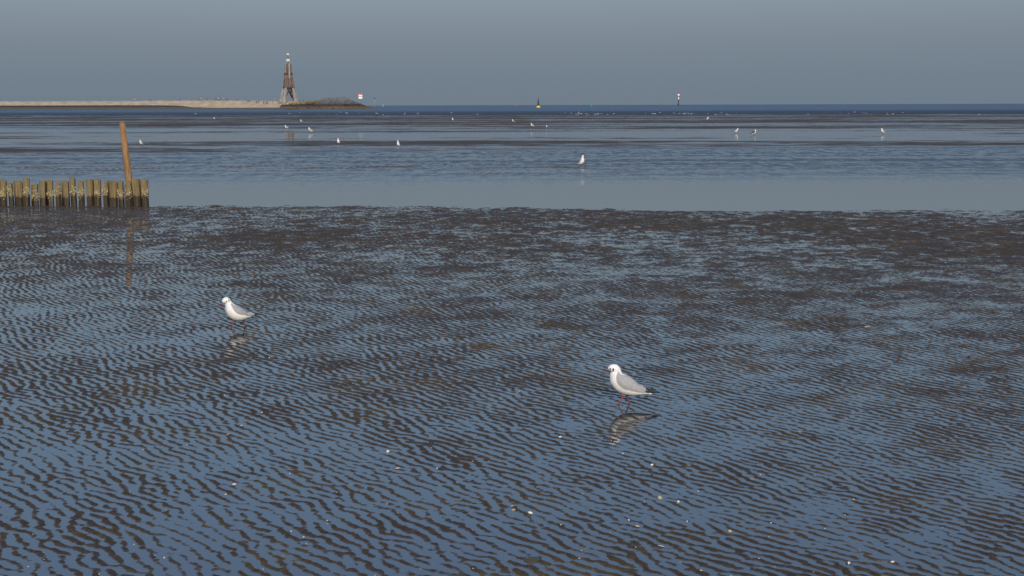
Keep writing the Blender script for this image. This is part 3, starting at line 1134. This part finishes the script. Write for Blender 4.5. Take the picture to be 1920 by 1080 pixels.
def groyne():
    e = gp(276, 384.5)
    root = empty('groyne', e)
    tag(root, 'old weathered timber pile groyne with barnacles at the left edge', 'groyne')
    meshes = [pile_mesh([.135, .15, .118, .128, .145, .11][i], [.54, .55, .51, .57, .53, .47][i], 40 + i) for i in range(6)]
    for i in range(34):
        o = bpy.data.objects.new('pile', meshes[i % 6])
        col.objects.link(o); o.parent = root
        o.location = (-0.035 - i * 0.172 + random.uniform(-.012, .012), random.uniform(-.02, .02) + 0.01 * i, random.uniform(-.06, .012) if i > 2 else 0.0)
        o.rotation_euler = (random.uniform(-.04, .04), random.uniform(-.05, .05), random.choice([0, 1.57, 3.14]) + random.uniform(-.08, .08))
        # barnacle crust on some
        if i % 3 != 1:
            mb = MB()
            for q in range(34):
                a = random.uniform(-2.9, -0.3)
                zz = random.gauss(0.26 if i % 2 == 0 else 0.31, 0.055)
                r = 0.066 / max(abs(math.cos(a)), abs(math.sin(a))) ** 0.75
                ry = 0.9
                s = random.uniform(0.006, 0.016)
                mb.sphere((r * math.cos(a), r * math.sin(a) * ry, zz), s, 5, 3, (1, 1, 0.8))
            b = mb.build('barnacles', M['barnacle'], o)
            tag(b, kind='stuff')
            b.rotation_euler = (0, 0, -o.rotation_euler.z)
        if i % 2 == 0:
            o2 = bpy.data.objects.new('pile', meshes[(i + 3) % 6])
            col.objects.link(o2); o2.parent = root
            o2.location = (-0.12 - i * 0.172, 0.17 + 0.01 * i, -0.05)
            o2.rotation_euler = (0, random.uniform(-.03, .03), random.uniform(0, 3))
    # taller leaning marker post behind the first piles
    p = at(246.0, 372, e.y + 0.27)
    pr = empty('marker_post', (p.x, e.y + 0.27, 0))
    tag(pr, 'leaning orange brown wooden post behind the groyne piles', 'post')
    pts = [(0.02, 0, -0.4), (0, 0, 0.0), (-0.035, 0, 0.55), (-0.08, 0, 1.1), (-0.132, 0, 1.75)]
    MB().tube(pts, [0.085, 0.083, 0.078, 0.072, 0.064], 12).build('shaft', M['post'], pr)
    MB().lathe([(0.066, 0), (0.07, 0.012), (0.05, 0.03)], 12, (-0.132, 0, 1.745)).build('cap', M['pile'], pr)


M['barnacle'] = simple('barnacle_crust', (0.52, 0.44, 0.24), 0.8, 0.3, 60)
groyne()


# ------------------------------------------------------------------ gulls
def catmull(P, n):
    """dense samples of a Catmull-Rom curve through rows of P"""
    P = np.array(P, float)
    Q = np.vstack([2 * P[0] - P[1], P, 2 * P[-1] - P[-2]])
    out = []
    for i in range(1, len(Q) - 2):
        for t in np.linspace(0, 1, n, endpoint=False):
            a, b, c, d = Q[i - 1], Q[i], Q[i + 1], Q[i + 2]
            out.append(0.5 * ((2 * b) + (-a + c) * t + (2 * a - 5 * b + 4 * c - d) * t ** 2 + (-a + 3 * b - 3 * c + d) * t ** 3))
    out.append(P[-1])
    return np.array(out)


class GullShape:
    """body as rings along a spine; the bird looks along -x, y is its side, z up"""
    def __init__(self, spine):
        self.S = catmull(spine, 5)
        self.n = len(self.S)
        c = self.S[:, :2]
        t = np.gradient(c, axis=0)
        t /= np.linalg.norm(t, axis=1)[:, None] + 1e-9
        self.c = c
        self.nrm = np.stack([t[:, 1], -t[:, 0]], 1)
        self.nrm[self.nrm[:, 1] < -0.2] *= 1
        self.t = t

    def ring(self, i, th, grow=0.0):
        """th = 0 on the back, pi on the belly"""
        i = min(max(i, 0), self.n - 1.001)
        a = int(i); f = i - a
        S = self.S[a] * (1 - f) + self.S[a + 1] * f
        nr = self.nrm[a] * (1 - f) + self.nrm[a + 1] * f
        up = -nr
        rv, rl = S[2] + grow, S[3] + grow
        k = math.cos(th)
        return Vector((S[0] + up[0] * rv * k, rl * math.sin(th), S[1] + up[1] * rv * k))


def build_gull(name, spine, legs, head, wing, tips, tail_black=False, body_mat='gull_white', back_mat='gull_grey', leg_mat='gull_red', patch=True, low=0.98):
    root = empty(name, (0, 0, 0))
    G = GullShape(spine)
    n = 18
    vs, fs = [], []
    for i in range(G.n):
        for k in range(n):
            vs.append(G.ring(i, 2 * math.pi * k / n))
    for i in range(G.n - 1):
        for k in range(n):
            k2 = (k + 1) % n
            fs.append((i * n + k, (i + 1) * n + k, (i + 1) * n + k2, i * n + k2))
    fs.append(tuple(range(n)))
    fs.append(tuple((G.n - 1) * n + k for k in range(n - 1, -1, -1)))
    MB().add(vs, fs).build('body', M[body_mat], root)
    # folded wings, one each side
    i0, i1 = wing
    for sg in (1, -1):
        vs, fs = [], []
        rows, cols = 26, 12
        for r in range(rows):
            u = r / (rows - 1)
            i = i0 + (i1 - i0) * u
            e = math.sin(math.pi * min(1, u * 2.2 + 0.02) / 2) if u < 0.45 else 1.0      # rounded shoulder
            mid = 1.22 - 0.30 * u
            span = (0.98 - 0.05 * u) * e
            lo = max(0.07, mid - span) if u > 0.12 else mid - span
            hi = mid + span * (low - 0.40 * u)
            for k in range(cols):
                w = k / (cols - 1)
                th = lo + (hi - lo) * w
                edge = min(1, min(w, 1 - w) * 6 + 0.15) * min(1, (1 - u) * 5 + 0.2) * min(1, u * 8)
                p = G.ring(i, th, 0.0015 + 0.0065 * edge)
                q = G.ring(i, th, -0.003)
                vs.append((p.x, p.y * sg, p.z)); vs.append((q.x, q.y * sg, q.z))
        for r in range(rows - 1):
            for k in range(cols - 1):
                a = (r * cols + k) * 2; b = a + 2; c = ((r + 1) * cols + k) * 2; d = c + 2
                fs.append((a, b, d, c) if sg < 0 else (a, c, d, b))
                fs.append((a + 1, c + 1, d + 1, b + 1) if sg < 0 else (a + 1, b + 1, d + 1, c + 1))
        for r in range(rows - 1):
            for k in (0, cols - 1):
                a = (r * cols + k) * 2; c = ((r + 1) * cols + k) * 2
                fs.append((a, c, c + 1, a + 1))
        wg = MB().add(vs, fs).build('wing', M[back_mat], root)
        # long primaries: pale base then black tip
        (a, b, c, wd) = tips
        a, b, c = Vector(a), Vector(b), Vector(c)
        for nm, p0, p1, w0, w1, mt in (('primaries', a, b, wd, wd * 0.8, back_mat), ('wing_tip', b, c, wd * 0.8, 0.0015, 'gull_black')):
            pts, rad = [], []
            for t in np.linspace(0, 1, 7):
                q = p0.lerp(p1, t)
                q.y = (q.y) * sg
                q.z += 0.006 * math.sin(math.pi * t) * (1 if nm == 'primaries' else 0.3)
                pts.append(q); rad.append(w0 + (w1 - w0) * t)
            MB().tube(pts, rad, 8, squash=0.75).build(nm, M[mt], wg)
    # bill
    hx, hz, dx, dz, L = head['bill']
    d = Vector((dx, 0, dz)).normalized()
    b0 = Vector((hx, 0, hz))
    pts = [b0 + d * L * t + Vector((0, 0, -0.0035 * t ** 3)) for t in (-0.35, 0, 0.3, 0.6)]
    MB().tube(pts, [0.0075, 0.0066, 0.0056, 0.0046], 10, squash=0.7).build('bill', M['gull_red'], root)
    pts = [b0 + d * L * t + Vector((0, 0, -0.0035 * t ** 3)) for t in (0.6, 0.85, 1.0)]
    MB().tube(pts, [0.0045, 0.0032, 0.0009], 10, squash=0.7).build('bill_tip', M['bill_tip'], root)
    # eyes and dark ear spots
    for sg in (1, -1):
        x, y, z = head['eye']
        MB().sphere((x, y * sg, z), 0.0056, 10, 7, (1, .7, 1)).build('eye', M['gull_black'], root)
        if patch:
            x, y, z = head['ear']
            MB().sphere((x, y * sg, z), 0.0078, 10, 7, (.75, .45, 1.35)).build('ear_spot', M['gull_black'], root)
    # legs with webbed feet
    for (hip, joint, foot, fwd) in legs:
        hip, joint, foot = Vector(hip), Vector(joint), Vector(foot)
        ank = foot + Vector((0, 0, 0.006))
        lg = MB().tube([hip + Vector((0, 0, 0.02)), hip, hip.lerp(joint, .6), joint, joint.lerp(ank, .5), ank], [0.0075, 0.0062, 0.0045, 0.0048, 0.0034, 0.0038], 8).build('leg', M[leg_mat], root)
        mb = MB()
        f = Vector((math.cos(fwd), math.sin(fwd), 0)); s = Vector((-f.y, f.x, 0))
        toes = [foot + f * 0.034 + s * 0.017, foot + f * 0.040, foot + f * 0.034 - s * 0.017]
        up = Vector((0, 0, 0.003))
        h = foot + Vector((0, 0, 0.005))
        mb.add([h, toes[0] + up, toes[1] * 0.9 + foot * 0.1 + up, toes[2] + up, foot, toes[0], toes[1] * 0.9 + foot * 0.1, toes[2]],
               [(0, 1, 2), (0, 2, 3), (4, 6, 5), (4, 7, 6), (1, 5, 6, 2), (2, 6, 7, 3), (0, 4, 5, 1), (3, 7, 4, 0)])
        for t in toes:
            mb.tube([h, h.lerp(t, .5) + Vector((0, 0, .001)), t + Vector((0, 0, .001))], [0.0034, 0.0028, 0.0018], 6)
        mb.tube([h, foot - f * 0.012 + Vector((0, 0, .003))], [0.003, 0.0015], 6)
        mb.build('foot', M[leg_mat], lg)
    return root


def z6(x, y, cx=420.0, cy=590.0, s=1 / 1605.0):
    return (x - cx) * s, (cy - y) * s


def sp6(rows, **k):
    return [(*z6(x, y, **k), a, b) for x, y, a, b in rows]


# pose A: walking, level body, grey back towards the viewer (right-hand bird)
spA = sp6([(247, 188, .0085, .0075), (262, 180, .021, .018), (285, 176, .0285, .0245), (312, 181, .033, .028), (328, 206, .036, .030),
           (330, 245, .0445, .037), (352, 300, .0590, .050), (402, 348, .0655, .058), (462, 380, .0620, .058), (530, 412, .0470, .050),
           (600, 434, .0275, .037), (660, 448, .0130, .028), (722, 458, .0040, .025)])
X6 = lambda x, y: z6(x, y)
def P6(x, y, side): a, b = z6(x, y); return (a, side, b)
gullA = build_gull('gull', spA,
                   [(P6(405, 478, -.022), P6(378, 525, -.023), P6(352, 588, -.024), math.pi), (P6(447, 480, .022), P6(470, 535, .023), P6(487, 588, .024), math.pi + .1)],
                   {'bill': (*z6(243, 187), -1, -0.16, 0.036), 'eye': (z6(264, 176)[0], 0.0195, z6(264, 176)[1]), 'ear': (z6(294, 181)[0], 0.0262, z6(294, 181)[1])},
                   (20.0, 58.0), (P6(545, 385, .034), P6(650, 425, .024), P6(815, 450, .012), 0.020))


def z7(x, y):
    return (x - 480.0) / 1440.0, (566 - y) / 1440.0


def sp7(rows):
    return [(*z7(x, y), a, b) for x, y, a, b in rows]


# pose B: upright neck, bill lowered, long stride (left-hand bird)
spB = sp7([(298, 222, .0080, .0075), (306, 212, .0190, .018), (322, 196, .0270, .0245), (342, 192, .0300, .027), (360, 212, .0300, .028),
           (374, 250, .0370, .036), (398, 302, .0540, .050), (438, 352, .0650, .060), (490, 386, .0640, .060), (545, 402, .0500, .053),
           (600, 408, .0290, .038), (655, 408, .0120, .028), (725, 404, .0040, .022)])
def P7(x, y, side): a, b = z7(x, y); return (a, side, b)
gullB = build_gull('gull', spB,
                   [(P7(415, 470, -.022), P7(404, 505, -.023), P7(380, 564, -.024), math.pi), (P7(560, 470, .022), P7(576, 510, .023), P7(603, 564, .024), math.pi)],
                   {'bill': (*z7(297, 228), -0.8, -0.55, 0.034), 'eye': (z7(333, 202)[0], 0.0250, z7(333, 202)[1]), 'ear': (z7(366, 190)[0] - .003, 0.0245, z7(366, 190)[1])},
                   (23.0, 57.0), (P7(560, 396, .036), P7(690, 398, .022), P7(776, 399, .008), 0.015), low=0.60)

gullA.location = gp(1170, 760, -0.007)
gullA.scale = (1.03,) * 3
gullA.rotation_euler = (0, 0, R(2))
tag(gullA, 'nearest gull with grey folded wing and black wing tip walking left', 'gull', 'gulls on the mudflat')
gullB.location = gp(446, 615, -0.004)
gullB.rotation_euler = (0, 0, R(27))
gullB.scale = (1.08, 1.25, 1.05)
tag(gullB, 'white breasted gull striding at the left with its red bill lowered', 'gull', 'gulls on the mudflat')

far_gulls = [  # u, v of the feet, pose, turn, scale, label
    (1093, 311.5, 'B', 150, 1.22, 'upright white gull alone on the far edge of the smooth pool'),
    (746, 276, 'B', 60, 1.12, 'upright gull right of centre among those before the spit, below the rocks'),
    (634, 271, 'B', 75, 1.15, 'gull beneath the rock mound, left of the upright one'),
    (582, 249, 'A', 5, 1.45, 'gull just right of the tower reflection'),
    (537, 242.5, 'A', 25, 1.3, 'gull at the left of the tower reflection'),
    (565, 230, 'A', 40, 1.35, 'small gull on the dark mud straight below the tower'),
    (402, 224.5, 'B', 85, 1.4, 'lone gull on the dark mud below the middle of the spit'),
    (265, 274, 'A', 70, 1.15, 'gull nearest the leaning post at the left edge'),
    (849, 227, 'B', 70, 1.6, 'lone gull on the dark mud between rocks and yellow buoy'),
    (962, 229.5, 'A', 10, 1.3, 'small gull left below the yellow buoy'),
    (998, 239, 'A', 20, 1.45, 'gull just below the yellow buoy'),
    (1025, 240, 'B', 80, 1.0, 'tiny gull right below the yellow buoy'),
    (1326, 225.5, 'B', 150, 1.6, 'gull close to the surf right of the sea beacon'),
    (1380, 250, 'B', 160, 1.3, 'gull left of the brown backed bird'),
    (1655, 252, 'A', 30, 1.5, 'gull nearest the right edge of the photograph'),
]
for u, v, k, yaw, s, lab in far_gulls:
    g = copy_tree(gullA if k == 'A' else gullB)
    g.location = gp(u, v)
    g.rotation_euler = (0, 0, R(yaw))
    g.scale = (s, s, s)
    if 'upright' in lab:                              # standing tall, breast up
        g.rotation_euler = (0, R(22), R(yaw))
    tag(g, lab, 'gull', 'gulls on the mudflat')

# the brown backed bird with pale breast
duck = build_gull('brown_bird', spA,
                  [(P6(405, 478, -.022), P6(388, 525, -.023), P6(380, 588, -.024), math.pi), (P6(447, 480, .022), P6(455, 535, .023), P6(460, 588, .024), math.pi)],
                  {'bill': (*z6(243, 187), -1, -0.16, 0.042), 'eye': (z6(264, 176)[0], 0.0175, z6(264, 176)[1]), 'ear': (0, 0, 0)},
                  (14.0, 58.0), (P6(560, 405, .030), P6(660, 428, .020), P6(790, 450, .006), 0.014), back_mat='brown_feather', patch=False)
duck.location = gp(1413, 254)
duck.rotation_euler = (0, 0, R(172))
duck.scale = (1.5, 1.3, 1.35)
tag(duck, 'brown backed wading bird with pale breast among the white gulls', 'bird')


# ------------------------------------------------------------------ shells, stones and weed on the mud
def shell_mesh(seed, mat):
    """open cockle valve: ribbed dome with a beak"""
    rng = random.Random(seed)
    n, k = 12, 4
    vs = [(0, 0, 0.42)]
    fs = []
    for i in range(1, k + 1):
        t = i / k
        for j in range(n):
            a = 2 * math.pi * j / n
            rib = 1 + 0.06 * (1 if j % 2 else -1) * t
            r = t * rib * (1 - 0.16 * max(0, math.cos(a)) * t) * (1 + rng.uniform(-.05, .05))
            vs.append((r * math.cos(a) * 0.5, r * math.sin(a) * 0.42, 0.42 * (1 - t ** 1.9) - 0.03 + 0.02 * rib))
    for j in range(n):
        fs.append((0, 1 + j, 1 + (j + 1) % n))
        for i in range(k - 1):
            a, b = 1 + i * n, 1 + (i + 1) * n
            fs.append((a + j, b + j, b + (j + 1) % n, a + (j + 1) % n))
    fs.append(tuple(1 + (k - 1) * n + j for j in range(n - 1, -1, -1)))
    me = bpy.data.meshes.new('shell')
    me.from_pydata(vs, [], fs)
    me.polygons.foreach_set('use_smooth', [True] * len(fs))
    me.materials.append(mat)
    return me


def stone_mesh(seed, mat, flat=0.6):
    rng = random.Random(seed)
    bm = bmesh.new()
    bmesh.ops.create_icosphere(bm, subdivisions=2, radius=0.5)
    for v in bm.verts:
        q = v.co * 2.2 + Vector((seed, 0, 0))
        v.co *= 1 + 0.35 * mnoise.noise(q)
        v.co.z *= flat
    me = bpy.data.meshes.new('stone')
    bm.to_mesh(me)
    bm.free()
    me.materials.append(mat)
    me.polygons.foreach_set('use_smooth', [True] * len(me.polygons))
    return me


SHW = [shell_mesh(i, M['shell_white']) for i in range(4)]
SHY = [shell_mesh(9 + i, M['shell_yellow']) for i in range(3)]
SHO = [shell_mesh(19 + i, M['shell_orange']) for i in range(3)]


def ground_z(p):
    h = float(near_height(np.array([[p.x]]), np.array([[p.y]]))[0, 0])
    return max(h, 0.0)


def drop(name, me, u, v, size, label, cat, group=None, rot=None):
    p = gp(u, v)
    o = bpy.data.objects.new(name, me)
    col.objects.link(o)
    z = ground_z(p)
    o.location = (p.x, p.y, z - size * 0.04)
    o.rotation_euler = rot or (random.uniform(-.5, .5), random.uniform(-.5, .5), random.uniform(0, 6.28))
    o.scale = (size * random.uniform(.75, 1.5), size * random.uniform(.5, 1.1), size * random.uniform(.4, .9))
    tag(o, label, cat, group)
    return o


W, Yl, O = SHW, SHY, SHO
def small_label(k, u, v):
    c = ['white', 'yellowish', 'orange brown'][k]
    side = 'left' if u < 700 else ('middle' if u < 1220 else 'right')
    deep = 'near the bottom of' if v > 930 else ('in the foreground of' if v > 780 else 'further back on')
    return f'tiny {c} shell fragment {deep} the rippled mud, {side} third'

notable = [
    (727, 847, W, .024, 'bright white shell left of the black stone in front of the gulls'),
    (746, 879, Yl, .030, 'yellowish shell below the bright white one left of the black stone'),
    (1222.6, 873, W, .022, 'white shell straight below the nearest gull reflection'),
    (962.5, 956, Yl, .024, 'ochre shell beside a white one in the lower middle'),
    (995, 962, W, .022, 'white shell right of the ochre one in the lower middle'),
    (1194.6, 987, Yl, .028, 'cream shell in the lower middle, right of two small fragments'),
    (1237.6, 934, Yl, .028, 'yellow shell left of a white one in the right foreground'),
    (1272, 941, W, .020, 'white shell right of the yellow one in the right foreground'),
    (1369, 996, Yl, .026, 'lone yellow cockle shell in the right foreground'),
    (1240, 1025, Yl, .030, 'pale yellow broken shell near the bottom, right of centre'),
    (1600, 937, Yl, .024, 'yellowish shell near the right edge of the foreground'),
    (1411, 898, O, .045, 'flat orange brown shell below a white fragment on the right'),
    (1673, 1055, W, .026, 'white shell in the bottom right corner'),
    (1591.6, 1057, W, .024, 'pale shell left of the bottom right corner on an olive crest'),
    (438, 908, W, .024, 'whitest shell in the left foreground'),
    (428, 816, O, .026, 'orange tinted shell in the left foreground'),
    (452, 799, Yl, .026, 'yellow shell above the orange tinted one on the left'),
    (491, 774, W, .020, 'white shell upper right of the yellow one on the left'),
    (1626, 613, Yl, .060, 'flat straw coloured leaf shaped shell near the right edge'),
    (1050, 820, W, .022, 'white shell left of the nearest gull reflection'),
]
for u, v, m, s, lab in notable:
    sh = drop('shell', random.choice(m), u, v, s * 1.35, lab, 'shell', 'shells on the mud')
    if 'flat' in lab:
        sh.scale = (s * 1.2, s * 0.7, s * 0.3)
        sh.rotation_euler = (0.1, 0.05, 0.15)
small = [(351.5, 834), (268.5, 843), (445, 873), (543, 888), (657, 908), (423, 927), (613, 977), (546, 996), (569, 1007), (308, 1046), (530, 1043), (243, 921), (574, 1020),
         (809, 840), (820, 879), (916, 865), (1167, 850), (1188, 846), (1093, 926), (1179, 976), (887, 1068), (1087, 1048), (1139, 1048), (857, 904), (886, 866), (1425.6, 889.5),
         (1504.7, 919), (1288, 978), (1442, 1007), (1446, 981.5), (1547, 991), (1275, 1055), (1314, 1071), (1309, 921), (382, 705), (421, 742), (281, 613), (655, 400), (941, 518), (560, 640), (505, 672), (1300, 640), (1012, 600)]
for u, v in small:
    d = gp(u, v).y
    k = random.choice([0, 0, 1])
    drop('shell', random.choice([W, Yl][k]), u + random.uniform(-.5, .5), v, random.uniform(.011, .018) * (1 if v > 800 else 1.2), small_label(k, u, v), 'shell', 'shells on the mud')
for i in range(130):
    v = 560 + 520 * random.random() ** 0.7
    u = random.uniform(30, 1890)
    k = random.choice([0, 1, 1, 2])
    drop('shell', random.choice([W, Yl, O][k]), u, v, random.uniform(.005, .0125), small_label(k, u, v), 'shell', 'shells on the mud')
bs = drop('stone', stone_mesh(1, M['dark_stone'], 0.85), 809.5, 831, .034, 'black stone standing proud of the water in mid foreground', 'stone')
bs.scale = (.044, .036, .044)
drop('stone', stone_mesh(2, M['brown_stone']), 795, 832, .014, 'little brown stone just left of the black one', 'stone')
drop('stone', stone_mesh(3, M['dark_stone']), 820, 1021.5, .020, 'small black stone low in the middle of the foreground', 'stone')
drop('stone', stone_mesh(4, M['dark_stone']), 1221, 891, .022, 'dark stone just below the white shell on the right', 'stone')
drop('stone', stone_mesh(5, M['brown_stone'], 0.8), 312.5, 563, .034, 'reddish brown stone on the mud far left of the gulls', 'stone')
drop('stone', stone_mesh(6, M['dark_stone'], 0.7), 604, 913, .012, 'tiny dark pebble in the left foreground', 'stone')
drop('stone', stone_mesh(7, M['dark_stone'], 0.8), 516, 543, .020, 'dark pebble behind the left gull', 'stone')
o = drop('seaweed_clump', stone_mesh(8, M['weed'], 0.35), 453, 1017, .062, 'mottled olive seaweed clump near the bottom left', 'seaweed', rot=(0, 0, 0.2))
o.scale = (.066, .05, .05)
o = drop('seaweed_clump', stone_mesh(12, M['weed'], 0.3), 996, 1050, .07, 'olive brown weed mat near the bottom centre', 'seaweed', rot=(0, 0, -0.3))
o.scale = (.085, .10, .045)

# ------------------------------------------------------------------ little breakers where the sea begins
mb = MB()
for i in range(75):
    u = random.choice([random.uniform(1000, 1700), random.uniform(1000, 1950), random.uniform(1050, 1130), random.uniform(1270, 1420), random.uniform(300, 1000)])
    v = random.gauss(213.2, 1.5)
    if v < 209.5 or v > 217: continue
    p = gp(u, v)
    L = random.uniform(0.2, 0.8)
    h = random.uniform(0.02, 0.06)
    n = 8
    ph = random.uniform(0, 6)
    pts = [p + Vector((L * (t - 0.5), 0.35 * math.sin(ph + 4 * t), h * 0.3)) for t in np.linspace(0, 1, n)]
    rad = [max(0.008, h * math.sin(math.pi * t) * (0.7 + 0.5 * random.random())) for t in np.linspace(0.03, 0.97, n)]
    mb.tube(pts, rad, 6)
tag(mb.build('breaker_foam', M['foam']), 'broken white foam of small breakers at the edge of the sea', 'foam', kind='stuff')
